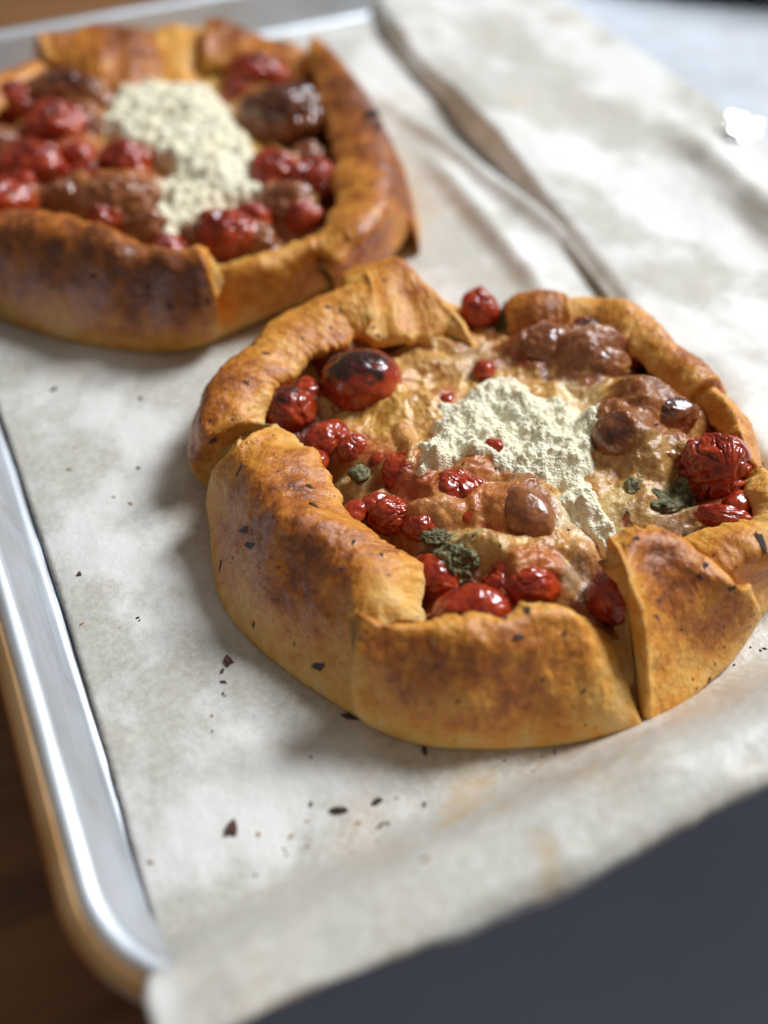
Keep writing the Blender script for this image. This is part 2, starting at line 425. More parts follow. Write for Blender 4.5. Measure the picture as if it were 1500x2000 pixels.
# ------------------------------------------------------------------ galettes
def crust_fold(parent, cen, stations, nS=64, nU=120, th=0.0055, seed=0, amp=1.0, name='crust_fold', out_off=0.012, inset=0.0105, over=0.0):
    """One flap of folded dough. stations: (crest_px, crest_z, lip_px, lip_z, outer_px or None, toast)."""
    secs = []; toasts = []
    for cpx, cz, lpx, lz, opx, toast in stations:
        C = P(*cpx, cz); L = P(*lpx, lz)
        rad = C - cen; rad[2] = 0; rad /= np.linalg.norm(rad)
        if opx is None: O = C + rad * out_off; O[2] = 0.004
        elif isinstance(opx, float): O = C + rad * opx; O[2] = 0.004
        else: O = P(*opx, 0.004)
        ro = O - cen; ro[2] = 0; ro /= np.linalg.norm(ro)
        if name == 'crust_wall': O = O - ro * inset; C = C - rad * inset * 0.8
        inw = L - C; inw[2] *= 0.5; ln = np.linalg.norm(inw); inw /= max(ln, 1e-6)
        O1 = O + ro * -0.0035; O1[2] = 0.0020
        I0 = O - ro * 0.012; I0[2] = 0.0022
        bul = 0.0010 if name == 'crust_wall' else 0.0042
        B = O * 0.55 + C * 0.45 + ro * bul; B[2] = cz * 0.42
        B2 = O * 0.22 + C * 0.78 + ro * 0.0026; B2[2] = cz * 0.80
        Mi = C * 0.5 + L * 0.5 + np.array([0, 0, 0.0024])
        tip = L + inw * 0.0015 - np.array([0, 0, th * 0.45])
        Lu = L - inw * 0.001 - np.array([0, 0, th * 0.95])
        U = C * 0.6 + L * 0.4 - np.array([0, 0, th * 1.3]) - inw * 0.001
        I = O * 0.45 + C * 0.55 - ro * 0.008; I[2] = min(0.010, cz * 0.35)
        secs.append([I0, O1, O, B, B2, C, Mi, L, tip, Lu, U, I])
        toasts.append([0.25 * toast, 0.30 * toast, 0.34 * toast, 0.72 * toast, 1.0 * toast, 1.02 * toast, 0.88 * toast, 0.66 * toast, 0.3 * toast, 0.12, 0.08, 0.08])
    secs = np.array(secs); toasts = np.array(toasts)
    n = len(secs); t = np.linspace(0, n - 1, nU)
    S = catmull(secs, t); T = catmull(toasts, t)             # (nU,12,3)
    if name == 'crust_fold':
        # torn, wavering lip
        arc_l = np.r_[0, np.cumsum(np.linalg.norm(np.diff(S[:, 7], axis=0), axis=1))]
        ln_ = np.c_[arc_l, np.full(nU, seed * 0.37), np.zeros(nU)]
        dirv = S[:, 7] - S[:, 5]; dirv[:, 2] *= 0.4; dirv /= np.linalg.norm(dirv, axis=1)[:, None] + 1e-9
        jag = 0.0030 * fbm(ln_, 110, 3, seed + 21, 0.6) + 0.0010 * fbm(ln_, 500, 2, seed + 25); lift = 0.0022 * fbm(ln_, 75, 2, seed + 28); ef = np.sin(np.pi * np.linspace(0.02, 0.98, nU)) ** 0.6; jag = jag * ef; lift = lift * ef
        for kk_, f_ in ((6, .4), (7, 1), (8, 1), (9, .8)):
            S[:, kk_] += dirv * (jag * f_)[:, None]; S[:, kk_, 2] += lift * f_
        if over:
            # the free end of a flap lies on its neighbour and stands proud of it
            ow = over * sstep(0.80, 1.0, np.linspace(0, 1, nU))
            for kk_ in range(3, 9):
                rr_ = S[:, kk_] - cen; rr_[:, 2] = 0; rr_ /= np.linalg.norm(rr_, axis=1)[:, None]
                S[:, kk_] += rr_ * (ow * (0.8 if kk_ < 5 else 0.3))[:, None]; S[:, kk_, 2] += ow * (0.7 if kk_ > 3 else 0.0)
        # sagging and swelling along the flap
        sw = 0.0028 * fbm(ln_, 60, 2, seed + 31)
        for kk_, f_ in ((3, .8), (4, 1), (5, 1), (6, .6)):
            rr_ = S[:, kk_] - cen; rr_[:, 2] = 0; rr_ /= np.linalg.norm(rr_, axis=1)[:, None]
            S[:, kk_] += rr_ * (sw * f_)[:, None]; S[:, kk_, 2] += 0.6 * sw * f_
    k = np.linspace(0, 12, nS, endpoint=False)
    pts = np.zeros((nU, nS, 3)); tv = np.zeros((nU, nS))
    for i in range(nU):
        # denser samples along the long visible side
        ring = catmull(S[i], np.linspace(0, 12, 240, endpoint=False), True)
        seg = np.linalg.norm(np.roll(ring, -1, 0) - ring, axis=1); arc = np.r_[0, np.cumsum(seg)]
        w_ = np.linspace(0, arc[-1], nS, endpoint=False)
        kk = np.interp(w_, arc, np.linspace(0, 12, 241)) % 12
        pts[i] = catmull(S[i], kk, True); tv[i] = catmull(T[i], kk, True)
    # rounded, slightly torn flap ends
    du = np.gradient(pts, axis=0); dv = np.roll(pts, -1, 1) - np.roll(pts, 1, 1)
    nr = np.cross(dv, du); nr /= np.linalg.norm(nr, axis=2)[..., None] + 1e-12
    c0 = pts.mean(1, keepdims=True)
    if np.mean(np.sum(nr * (pts - c0), 2)) < 0: nr = -nr
    m = max(4, int(0.0040 / max(1e-6, np.linalg.norm(np.diff(pts.mean(1), axis=0), axis=1).mean())))
    if name == 'crust_fold':
        for e in range(m):
            f = 0.0030 * (1 - math.sqrt(max(0, 1 - ((m - e) / m) ** 2)))
            for idx in (e, nU - 1 - e): pts[idx] -= nr[idx] * f
    q = pts.reshape(-1, 3); nn = nr.reshape(-1, 3)
    top = np.clip(q[:, 2] / 0.02, 0.15, 1)
    d = 0.0019 * fbm(q, 55, 2, seed + 1) + 0.0006 * fbm(q, 190, 3, seed + 5) + 0.00035 * fbm(q, 600, 3, seed + 9)
    d = d + 0.0004 * (ridged(q * np.array([1, 1, 0.6]), 75, 2, seed + 12) - 0.5)
    q = q + nn * (d * amp * top)[:, None]
    q[:, 2] = np.maximum(q[:, 2], 0.0019)
    tw = tv.reshape(-1)
    F = grid_faces(nU, nS, True)
    F.append(tuple(range(nS))); F.append(tuple((nU - 1) * nS + j for j in range(nS - 1, -1, -1)))
    V = q - cen
    o = mesh_obj(name, V, F, M_CRUST, parent, {'toast': np.clip(tw, 0, 1.3)})
    return o, q, F

def filling(parent, cen, boundary_px, bz, res, domes, tints, base_z, seed, centre_rise=0.0075):
    """melted cheese sheet inside the folds, a relief of bubbles, dips and covered tomatoes"""
    B = np.array([P(*b, bz)[:2] for b in boundary_px]); c2 = B.mean(0)
    ang = np.arctan2(B[:, 1] - c2[1], B[:, 0] - c2[0]); rad = np.linalg.norm(B - c2, axis=1)
    o_ = np.argsort(ang); ang = ang[o_]; rad = rad[o_] + 0.010
    R = rad.max(); n = int(2 * R / res) + 1
    g = np.linspace(-R, R, n); X, Y = np.meshgrid(g, g, indexing='ij'); X = X.ravel() + c2[0]; Y = Y.ravel() + c2[1]
    th = np.arctan2(Y - c2[1], X - c2[0]); rr = np.hypot(X - c2[0], Y - c2[1])
    lim = np.interp(th, np.r_[ang - 2 * np.pi, ang, ang + 2 * np.pi], np.r_[rad, rad, rad]); q = rr / lim
    p = np.c_[X, Y, np.zeros_like(X)]
    wx = p + 0.004 * np.stack([fbm(p, 70, 2, seed + 50), fbm(p, 70, 2, seed + 60), 0 * X], 1)
    z = base_z + centre_rise * (1 - q ** 2) - 0.004 * sstep(0.55, 0.95, q) + 0.0036 * fbm(wx, 70, 2, seed) + 0.0013 * (ridged(wx, 105, 2, seed + 3) - 0.4) + 0.0007 * fbm(wx, 300, 3, seed + 8) + 0.0004 * (ridged(wx, 420, 2, seed + 14) - 0.4)
    C = np.tile(np.array([0.70, 0.43, 0.13]), (len(X), 1))
    nb = fbm(p, 95, 3, seed + 20)
    C = C + (np.array([0.58, 0.30, 0.09]) - C) * sstep(0.0, 0.35, nb)[:, None] * 0.8
    nb3 = fbm(p, 330, 3, seed + 28)
    nb2 = fbm(p, 120, 3, seed + 24)
    C = C + (np.array([0.45, 0.10, 0.035]) - C) * sstep(0.12, 0.4, nb2)[:, None] * 0.75
    # oil and tomato juice along the rim of the filling
    C = C + (np.array([0.34, 0.07, 0.018]) - C) * (sstep(0.74, 0.95, q + 0.15 * nb))[:, None] * 0.85
    for (px, py, rx, ry, h, tint, blend) in domes:
        c = P(px, py, base_z + 0.004); sc = np.linalg.norm(c - [0, 0, CAM_H]) / FPX
        a, b = rx * sc, ry * sc * 1.30
        dd = np.sqrt(((wx[:, 0] - c[0]) / a) ** 2 + ((wx[:, 1] - c[1]) / b) ** 2)
        z = z + h * np.clip(1 - dd ** 2, 0, 1) ** 1.1 * (dd < 1)
        if tint is not None:
            k = sstep(1.15, 0.60, dd + 0.55 * nb + 0.35 * nb3) * blend
            C = C + (np.array(tint) - C) * k[:, None]
    keep = q < 1.0
    idx = -np.ones(n * n, int); idx[keep] = np.arange(keep.sum())
    K = keep.reshape(n, n); F = []
    ii, jj = np.nonzero(K[:-1, :-1] & K[1:, :-1] & K[1:, 1:] & K[:-1, 1:])
    a0 = idx[ii * n + jj]; a1 = idx[(ii + 1) * n + jj]; a2 = idx[(ii + 1) * n + jj + 1]; a3 = idx[ii * n + jj + 1]
    F = np.stack([a0, a1, a2, a3], 1)
    V = np.c_[X, Y, z][keep]
    o = mesh_obj('melted_cheese', V - cen, F, M_CHEESE, parent, {'tint': np.clip(C[keep], 0, 1)})
    def height(x, y):
        i = int(round((x - c2[0] + R) / res)); j = int(round((y - c2[1] + R) / res))
        return float(z[np.clip(i, 0, n - 1) * n + np.clip(j, 0, n - 1)])
    def height_v(x, y):
        i = np.clip(np.round((x - c2[0] + R) / res).astype(int), 0, n - 1); j = np.clip(np.round((y - c2[1] + R) / res).astype(int), 0, n - 1)
        return z[i * n + j]
    height.v = height_v
    return o, height

def poly_dist(px, py, poly):
    """signed distance to a polygon, positive inside"""
    x1 = poly; x2 = np.roll(poly, -1, 0); d = np.full(len(px), 1e9); ins = np.zeros(len(px), bool)
    for a, b in zip(x1, x2):
        e = b - a; t = np.clip(((px - a[0]) * e[0] + (py - a[1]) * e[1]) / (e @ e), 0, 1)
        d = np.minimum(d, np.hypot(px - a[0] - t * e[0], py - a[1] - t * e[1]))
        cr = ((a[1] > py) != (b[1] > py)) & (px < (b[0] - a[0]) * (py - a[1]) / (b[1] - a[1] + 1e-15) + a[0])
        ins ^= cr
    return np.where(ins, d, -d)
def ricotta(parent, cen, poly_px, z0, res, seed, height, hmax=0.0055, lumps=()):
    poly = np.array([P(*q, z0)[:2] for q in poly_px])
    lo = poly.min(0) - 0.004; hi = poly.max(0) + 0.004
    gx = np.arange(lo[0], hi[0], res); gy = np.arange(lo[1], hi[1], res)
    X, Y = np.meshgrid(gx, gy, indexing='ij'); sh = X.shape; X = X.ravel(); Y = Y.ravel()
    p = np.c_[X, Y, np.zeros_like(X)]
    d = poly_dist(X, Y, poly) + 0.0050 * fbm(p, 110, 3, seed) + 0.0012 * fbm(p, 420, 2, seed + 4)
    lump = 1 - worley(p + 0.002 * np.c_[fbm(p, 200, 2, seed + 13), fbm(p, 200, 2, seed + 14), 0 * X], 85, seed + 11).clip(0, 1); crumb = 1 - worley(p, 340, seed + 21).clip(0, 1); fine = 1 - worley(p, 850, seed + 31).clip(0, 1)
    z = height.v(X, Y) - 0.0010 + (hmax * np.clip(d / 0.013, 0, 1) ** 0.75 + 0.0018 * sstep(-0.001, 0.003, d))
    z += sstep(-0.0005, 0.007, d) * (0.0042 * lump ** 0.9 + 0.0021 * crumb + 0.0009 * fine + 0.0012 * fbm(p, 260, 3, seed + 41) - 0.0018)
    for (a, b, r, h) in lumps:
        c = P(a, b, z0 + 0.003); z += h * np.exp(-(((X - c[0]) ** 2 + ((Y - c[1])) ** 2) / r ** 2))
    keep = (d > -0.0012)
    idx = -np.ones(len(X), int); idx[keep] = np.arange(keep.sum()); K = keep.reshape(sh); m = sh[1]
    ii, jj = np.nonzero(K[:-1, :-1] & K[1:, :-1] & K[1:, 1:] & K[:-1, 1:])
    F = np.stack([idx[ii * m + jj], idx[(ii + 1) * m + jj], idx[(ii + 1) * m + jj + 1], idx[ii * m + jj + 1]], 1)
    toast = np.clip(0.35 * fbm(p, 150, 3, seed + 51) + 0.4 * lump, 0, 1)
    return mesh_obj('ricotta_mound', np.c_[X, Y, z][keep] - cen, F, M_RICOTTA, parent, {'toast': toast[keep]})

def ball(nu=56, nv=40):
    V = [(0, 0, 1)]
    for j in range(1, nv):
        t = math.pi * j / nv
        for i in range(nu): a = 2 * math.pi * i / nu; V.append((math.sin(t) * math.cos(a), math.sin(t) * math.sin(a), math.cos(t)))
    V.append((0, 0, -1)); F = []
    for i in range(nu): F.append((0, 1 + i, 1 + (i + 1) % nu))
    for j in range(nv - 2):
        for i in range(nu):
            a = 1 + j * nu + i; b = 1 + j * nu + (i + 1) % nu; F.append((a, a + nu, b + nu, b))
    L = len(V) - 1
    for i in range(nu): F.append((L, L - nu + (i + 1) % nu, L - nu + i))
    return np.array(V), F
BV, BF = ball(96, 70); SV, SF = ball(28, 20)
def blob(name, parent, cen, px, py, z, rx, ry, rz, mat, seed, wrinkle=0.0, lumpy=0.08, char=0.0, rot=0.0, fine=True, tilt=0.0):
    """a soft roasted thing: a squashed ball with collapsed, wrinkled skin. radii in metres, z is the height of its middle"""
    V, F = (BV, BF) if fine else (SV, SF)
    n = V.copy(); o3 = np.array([seed * 3.7, seed * 1.3, seed * 2.1])
    r = 1 + lumpy * fbm(n + o3, 1.3, 3, seed)
    if seed != 2: wrinkle *= 0.5 if fine else 0.35
    if wrinkle:
        ax = np.array(Matrix.Rotation(0.9, 3, 'X') @ Matrix.Rotation(seed * 1.7, 3, 'Z')); m_ = n @ ax.T
        az = np.arctan2(m_[:, 1], m_[:, 0]) + 0.35 * vnoise(m_ * 1.6 + o3, seed + 2); po = np.arccos(np.clip(m_[:, 2], -1, 1))
        wp = np.stack([np.cos(az) * 2.2, np.sin(az) * 2.2, po * 0.9], 1) + o3 + 0.3 * np.stack([vnoise(m_ * 3 + o3, seed + 3), vnoise(m_ * 3 - o3, seed + 4), 0 * az], 1)
        fade = np.sin(po) ** 0.7
        r -= wrinkle * 0.75 * fade * np.clip(1 - np.abs(vnoise(wp, seed + 7)) * 3.0, 0, 1) ** 1.3
        r -= wrinkle * 0.35 * fade * np.clip(1 - np.abs(vnoise(wp * 2.1, seed + 8)) * 2.6, 0, 1)
    Q = n * r[:, None] * np.array([rx, ry, rz])
    M = np.array(Matrix.Rotation(rot, 3, 'Z') @ Matrix.Rotation(tilt, 3, 'X')); Q = Q @ M.T
    c = P(px, py, z)
    ch = np.clip(char * (0.35 + 0.9 * n[:, 2] + 0.5 * fbm(n + o3, 2.2, 2, seed + 9)), 0, 1)
    return mesh_obj(name, Q, F, mat, parent, {'char': ch}, loc=tuple(c - cen))

def rough_lump(name, parent, cen, px, py, z, rx, ry, rz, mat, seed):
    V = SV if rx < 0.004 else BV; F = SF if rx < 0.004 else BF
    o3 = np.array([seed * 2.3, seed * 0.7, seed * 1.9])
    r = 1 + 0.55 * fbm(V + o3, 1.6, 4, seed, 0.6)
    return mesh_obj(name, V * r[:, None] * np.array([rx, ry, rz]), F, mat, parent, loc=tuple(P(px, py, z) - cen))

def tube(name, parent, cen, pts, rad, mat, n=8, m=26):
    K = np.array(pts); t = np.linspace(0, len(K) - 1, m); C = catmull(K, t); T = np.gradient(C, axis=0); T /= np.linalg.norm(T, axis=1)[:, None]
    V = []; 
    for i in range(m):
        a = np.cross(T[i], [0, 0, 1.0]); a /= np.linalg.norm(a) + 1e-9; b = np.cross(a, T[i]); f = rad * (0.35 + 0.65 * abs(math.cos(math.pi * i / (m - 1))))
        f *= 1 + 0.25 * math.sin(i * 1.7)
        for k in range(n): ang = 2 * math.pi * k / n; V.append(C[i] + (a * math.cos(ang) + b * math.sin(ang)) * f)
    F = grid_faces(m, n, True)
    F.append(tuple(range(n))); F.append(tuple((m - 1) * n + j for j in range(n - 1, -1, -1)))
    return mesh_obj(name, np.array(V) - cen, F, mat, parent, {'tint': np.tile(np.array([0.66, 0.44, 0.24]), (len(V), 1))})

# ---- flakes: three shared shard meshes
def shard(seed):
    rng = np.random.RandomState(seed); k = 7; a = np.sort(rng.rand(k)) * 2 * math.pi; r = 0.6 + 0.5 * rng.rand(k)
    lowr = np.c_[np.cos(a) * r, np.sin(a) * r * 0.7, np.full(k, -0.22)]; up = lowr * [0.75, 0.75, 0] + np.c_[np.zeros((k, 2)), 0.18 + 0.22 * rng.rand(k)]
    V = np.r_[lowr, up]; F = [tuple(range(k - 1, -1, -1)), tuple(range(k, 2 * k))] + [(i, (i + 1) % k, k + (i + 1) % k, k + i) for i in range(k)]
    return V, F
SHARD = {}
for mname, mm in (('pepper', M_PEPPER), ('herb', M_HERB), ('crumb', M_CRUMB)):
    for s in range(3):
        V, F = shard(s + 10); me = bpy.data.meshes.new('flake_' + mname); me.from_pydata([tuple(v) for v in V], [], F); me.materials.append(mm); SHARD[mname, s] = me
def flake(name, loc, normal, size, kind, parent=None, rng=random, long=1.0):
    o = bpy.data.objects.new(name, SHARD[kind, rng.randrange(3)]); col.objects.link(o)
    if parent is not None: o.parent = parent
    q = Vector(normal).to_track_quat('Z', 'X') @ Matrix.Rotation(rng.random() * 6.28, 3, 'Z').to_quaternion()
    o.rotation_euler = q.to_euler(); o.location = Vector(loc) + Vector(normal) * size * 0.12; o.scale = (size * long, size, size)
    return o

RED = (0.46, 0.045, 0.016); BROWN = (0.26, 0.078, 0.020); TAN = (0.58, 0.29, 0.075); CREAM = (0.76, 0.60, 0.30); GREEN = (0.25, 0.25, 0.12); PINK = (0.52, 0.17, 0.040); GOLD = (0.70, 0.40, 0.08)

# ============================================================ the sharp, smaller galette in front
c_n = P(955, 985); c_n[2] = 0
g1 = tag(empty('tomato_galette', tuple(c_n)), 'sharp golden tomato galette with pepper-flecked pleated crust and one wrinkled tomato', 'galette', 'two baked tomato galettes')
near = {
 'A': [((415, 862), .026, (505, 830), .027, 0.006, .75), ((405, 800), .030, (512, 785), .029, 0.007, .95), ((435, 720), .033, (545, 735), .031, 0.009, 1.0), ((520, 638), .035, (615, 685), .032, 0.011, .95),
       ((610, 578), .037, (680, 648), .033, 0.012, .85), ((690, 540), .039, (722, 612), .036, 0.012, .7), ((715, 535), .039, (733, 585), .038, 0.012, .6)],
 'B': [((660, 545), .033, (690, 640), .030, .011, .5), ((715, 512), .037, (735, 655), .029, .012, .6), ((765, 497), .039, (800, 648), .029, .012, .85), ((815, 535), .037, (865, 635), .030, .012, .75), ((860, 575), .033, (905, 648), .029, .012, .4), ((885, 602), .029, (925, 668), .026, .012, .3)],
 'C': [((978, 600), .028, (990, 655), .024, .011, .7), ((1000, 568), .033, (1015, 645), .027, .012, 1.0), ((1045, 553), .036, (1050, 640), .029, .012, 1.1), ((1090, 556), .036, (1098, 632), .030, .012, 1.0), ((1108, 575), .034, (1115, 625), .031, .012, .7)],
 'D': [((1070, 590), .028, (1080, 640), .024, .011, .4), ((1130, 582), .031, (1125, 632), .029, .012, .4), ((1205, 592), .033, (1195, 650), .030, .012, .75), ((1290, 640), .034, (1255, 690), .030, .012, .85), ((1360, 700), .034, (1318, 745), .030, .011, .9), ((1395, 745), .033, (1350, 775), .029, .011, .7)],
 'E': [((1375, 740), .030, (1335, 785), .025, .011, .5), ((1425, 790), .031, (1392, 812), .027, .011, .55), ((1470, 860), .032, (1430, 868), .029, .011, .75), ((1508, 945), .032, (1462, 945), .029, .011, .7), ((1530, 1020), .031, (1480, 1005), .029, .011, .6),
       ((1510, 1075), .031, (1440, 1020), .029, (1545, 1110), .65), ((1450, 1105), .030, (1380, 1035), .029, (1515, 1165), .75), ((1400, 1120), .028, (1330, 1050), .027, (1490, 1205), .6)],
 'F': [((1455, 1150), .029, (1370, 1085), .029, (1490, 1195), .5), ((1395, 1125), .034, (1335, 1060), .033, (1445, 1272), .8), ((1330, 1100), .038, (1292, 1038), .037, (1390, 1328), 1.0), ((1270, 1095), .040, (1235, 1028), .039, (1320, 1385), .95),
       ((1232, 1115), .040, (1195, 1045), .038, (1288, 1402), .6), ((1222, 1145), .038, (1183, 1070), .036, (1262, 1414), .4)],
 'G': [((1225, 1320), .015, (1200, 1245), .015, (1262, 1415), .2), ((1165, 1265), .026, (1135, 1205), .027, (1180, 1438), .35), ((1105, 1225), .034, (1075, 1182), .035, (1100, 1452), .75), ((1000, 1238), .036, (985, 1190), .036, (990, 1460), .9),
       ((890, 1255), .036, (880, 1212), .035, (890, 1461), 1.0), ((800, 1250), .036, (790, 1222), .035, (815, 1452), 1.0), ((735, 1230), .037, (722, 1205), .036, (745, 1428), .8), ((705, 1212), .036, (706, 1192), .035, (712, 1412), .45)],
 'H': [((770, 1230), .026, (828, 1222), .024, (800, 1440), .15), ((735, 1170), .032, (822, 1175), .026, (720, 1410), .3), ((680, 1110), .035, (818, 1100), .029, (645, 1365), .75), ((625, 1060), .037, (735, 1052), .031, (560, 1308), 1.05), ((560, 1000), .037, (668, 1002), .031, (480, 1240), 1.1),
       ((515, 945), .036, (650, 955), .031, (428, 1165), 1.05), ((485, 905), .035, (600, 878), .032, (412, 1080), .85), ((470, 882), .032, (535, 822), .031, (415, 1010), .5)],
}
crust_q = []; crust_f = []; off = 0
for k, (key, st) in enumerate(near.items()):
    big = key in 'HGFA'
    o, q, F = crust_fold(g1, c_n, st, nS=110 if big else 84, nU=230 if big else 150, seed=100 + 37 * k, over={'A': .003, 'C': .003, 'F': .0035, 'G': .0036, 'H': .002}.get(key, 0))
    crust_q.append(q); crust_f += [tuple(i + off for i in f) for f in F]; off += len(q)
# the pale wall of dough that shows between the flaps
ring_px = [((430, 985), .024, (480, 930), .020, (412, 1040), .15), ((455, 1090), .016, (520, 1050), .014, (430, 1145), .2), ((560, 1270), .014, (640, 1150), .014, (575, 1318), .2), ((760, 1390), .014, (800, 1250), .014, (765, 1436), .2),
           ((950, 1410), .014, (950, 1260), .014, (950, 1456), .2), ((1170, 1380), .015, (1130, 1240), .014, (1180, 1436), .15), ((1260, 1340), .014, (1200, 1200), .014, (1310, 1386), .2), ((1430, 1210), .018, (1330, 1120), .016, (1465, 1245), .2),
           ((1530, 1040), .02, (1430, 1010), .018, 0.009, .2), ((1500, 880), .02, (1400, 870), .018, .009, .2), ((1400, 740), .022, (1320, 760), .018, .009, .2), ((1230, 630), .022, (1200, 670), .018, .009, .2), ((1050, 590), .022, (1040, 670), .018, .010, .2),
           ((940, 585), .023, (950, 640), .018, .012, .4), ((830, 560), .024, (850, 650), .018, .011, .2), ((700, 570), .024, (740, 670), .018, .011, .2), ((560, 660), .024, (620, 740), .018, .010, .2), ((440, 780), .022, (520, 830), .018, .009, .2), ((412, 900), .024, (470, 890), .020, .007, .15)]
o, q, F = crust_fold(g1, c_n, ring_px + ring_px[:1], nS=60, nU=300, seed=900, name='crust_wall')
crust_q.append(q); crust_f += [tuple(i + off for i in f) for f in F]; off += len(q)
# flat dough bottom
bp = np.array([P(*s[4], 0.0)[:2] if isinstance(s[4], tuple) else (P(*s[0], s[1]) + 0)[:2] for s in ring_px]); bm = bp.mean(0)
V = [(*(bm - c_n[:2]), 0.006)] + [(*((b - bm) * 0.9 + bm - c_n[:2]), 0.0025) for b in bp]
mesh_obj('crust_bottom', V, [(0, 1 + i, 1 + (i + 1) % len(bp)) for i in range(len(bp))], M_CRUST, g1, {'toast': [0.3] * len(V)})

bound = [(520, 790), (560, 720), (640, 680), (720, 650), (830, 640), (930, 600), (1000, 650), (1100, 640), (1200, 655), (1300, 730), (1380, 790), (1440, 870), (1480, 950), (1480, 1010), (1350, 1045), (1230, 1050), (1190, 1080), (1200, 1200), (1100, 1190), (960, 1200), (830, 1220), (825, 1100), (740, 1055), (660, 990), (640, 930), (560, 850)]
domes = [  # px, py, rx, ry, height, tint, blend
 (770, 820, 90, 60, .001, GOLD, .8), (840, 700, 85, 60, .004, (0.64, 0.38, 0.13), .9), (880, 660, 60, 40, .005, (0.62, 0.33, 0.09), .8), (1000, 640, 60, 40, .002, (0.22, 0.16, 0.06), .8), (1085, 690, 150, 80, .007, BROWN, 1), (1180, 735, 110, 65, .006, (0.30, 0.11, 0.045), 1),
 (1150, 790, 60, 30, .001, CREAM, .9), (1230, 790, 75, 40, .003, GOLD, .9), (1310, 800, 110, 70, .006, BROWN, 1), (1255, 850, 120, 80, .006, (0.32, 0.115, 0.03), 1), (1290, 930, 70, 50, .002, (0.46, 0.26, 0.08), .9), (1150, 700, 40, 20, .002, (.5, .25, .14), .8),
 (1240, 985, 55, 45, .002, (0.52, 0.32, 0.12), .9), (1200, 1010, 40, 55, .003, CREAM, .8), (1330, 985, 50, 30, -.001, GREEN, .9), (1110, 1010, 45, 45, .001, (0.76, 0.64, 0.40), 1), (1060, 1080, 100, 35, .002, TAN, .7), (1140, 1090, 55, 32, .004, (0.62, 0.33, 0.13), .9),
 (960, 1085, 75, 40, .005, (0.68, 0.46, 0.15), .9), (905, 1060, 60, 35, .003, (0.46, 0.42, 0.20), .7), (960, 1010, 65, 55, .005, PINK, .95), (930, 930, 60, 35, .005, PINK, .9), (840, 1010, 80, 28, .004, (0.58, 0.25, 0.08), .9), (760, 950, 55, 35, .003, (0.44, 0.11, 0.03), .9), (700, 980, 60, 35, .004, (0.48, 0.14, 0.04), .9),
 (790, 880, 22, 60, .004, (0.66, 0.35, 0.11), .9), (690, 930, 35, 16, .003, CREAM, .9), (850, 850, 55, 60, .002, (0.66, 0.36, 0.12), .6), (1030, 1120, 60, 40, .004, PINK, .9), (600, 830, 50, 50, -.003, (0.20, 0.02, 0.01), .9), (620, 740, 70, 60, -.003, (0.16, 0.03, 0.012), .9), (870, 1150, 60, 60, -.005, (0.18, 0.03, 0.012), .9),
 (1180, 1150, 60, 60, -.004, (0.22, 0.05, 0.02), .9), (1420, 1000, 60, 25, .004, (0.52, 0.16, 0.06), .9), (1440, 960, 40, 40, .0, (0.60, 0.22, 0.04), .9), (1330, 1010, 60, 22, .002, (0.60, 0.42, 0.26), .8), (1120, 1130, 50, 30, -.001, (0.55, 0.45, 0.3), .7), (1250, 700, 60, 40, -.002, (0.16, 0.04, 0.02), .9), (930, 690, 40, 30, .002, (0.6, 0.4, 0.2), .8)]
ITEMS = []
T = lambda *a, **k: ITEMS.append(('tomato', a, k))
T(705, 745, .027, .0140, .0125, .0115, M_TOM, 1, wrinkle=.05, lumpy=.10, char=.75)
T(1392, 922, .0265, .0122, .0125, .0145, M_TOM, 2, wrinkle=.30, lumpy=.12, char=.12, rot=.3)
T(566, 800, .0225, .0095, .010, .009, M_TOM, 3, wrinkle=.18, lumpy=.15, char=.55)
T(640, 862, .0225, .0085, .008, .0075, M_TOM, 4, wrinkle=.2, lumpy=.2, char=.1)
T(690, 885, .0235, .0065, .006, .0065, M_TOM, 5, wrinkle=.22, lumpy=.2, char=.35, rot=.6)
T(790, 930, .0235, .0080, .0075, .0085, M_TOM, 6, wrinkle=.15, lumpy=.2, char=.2)
T(888, 965, .0245, .0095, .008, .0085, M_TOM, 7, wrinkle=.3, lumpy=.2, char=.2)
T(765, 1010, .0240, .0080, .0065, .007, M_TOM, 8, wrinkle=.25, lumpy=.2, char=.15)
T(820, 1030, .0235, .0065, .006, .006, M_TOM, 9, wrinkle=.25, lumpy=.2, char=.1)
T(850, 1130, .0200, .0085, .0085, .0085, M_TOM, 10, wrinkle=.12, lumpy=.15, char=.3)
T(925, 1200, .0235, .0120, .0085, .0095, M_TOM, 11, wrinkle=.15, lumpy=.12, char=.15)
T(1035, 1150, .0235, .0090, .0075, .0085, M_TOM, 12, wrinkle=.18, lumpy=.18, char=.1)
T(985, 1150, .0215, .0070, .007, .0065, M_TOM, 13, wrinkle=.2, lumpy=.2, char=.2)
T(1200, 1165, .0225, .0085, .0095, .008, M_TOM, 14, wrinkle=.12, lumpy=.1, char=.2)
T(935, 606, .0255, .0082, .0085, .0085, M_TOM, 15, wrinkle=.2, lumpy=.2, char=.2)
T(1385, 765, .0265, .0042, .004, .004, M_TOM, 16, wrinkle=.2, lumpy=.2, fine=False)
T(945, 722, .0260, .0042, .004, .0035, M_TOM, 17, wrinkle=.2, lumpy=.2, fine=False)
T(648, 690, .0215, .010, .009, .008, M_TOM, 18, wrinkle=.15, lumpy=.2, char=.7)
T(1150, 655, .0235, .0110, .008, .008, M_TOM, 19, wrinkle=.2, lumpy=.2, char=.7)
T(1225, 690, .0235, .0090, .008, .0075, M_TOM, 20, wrinkle=.2, lumpy=.2, char=.6)
T(1415, 1012, .0270, .0095, .004, .0045, M_TOM, 21, wrinkle=.3, lumpy=.2, char=.1, rot=-.2)
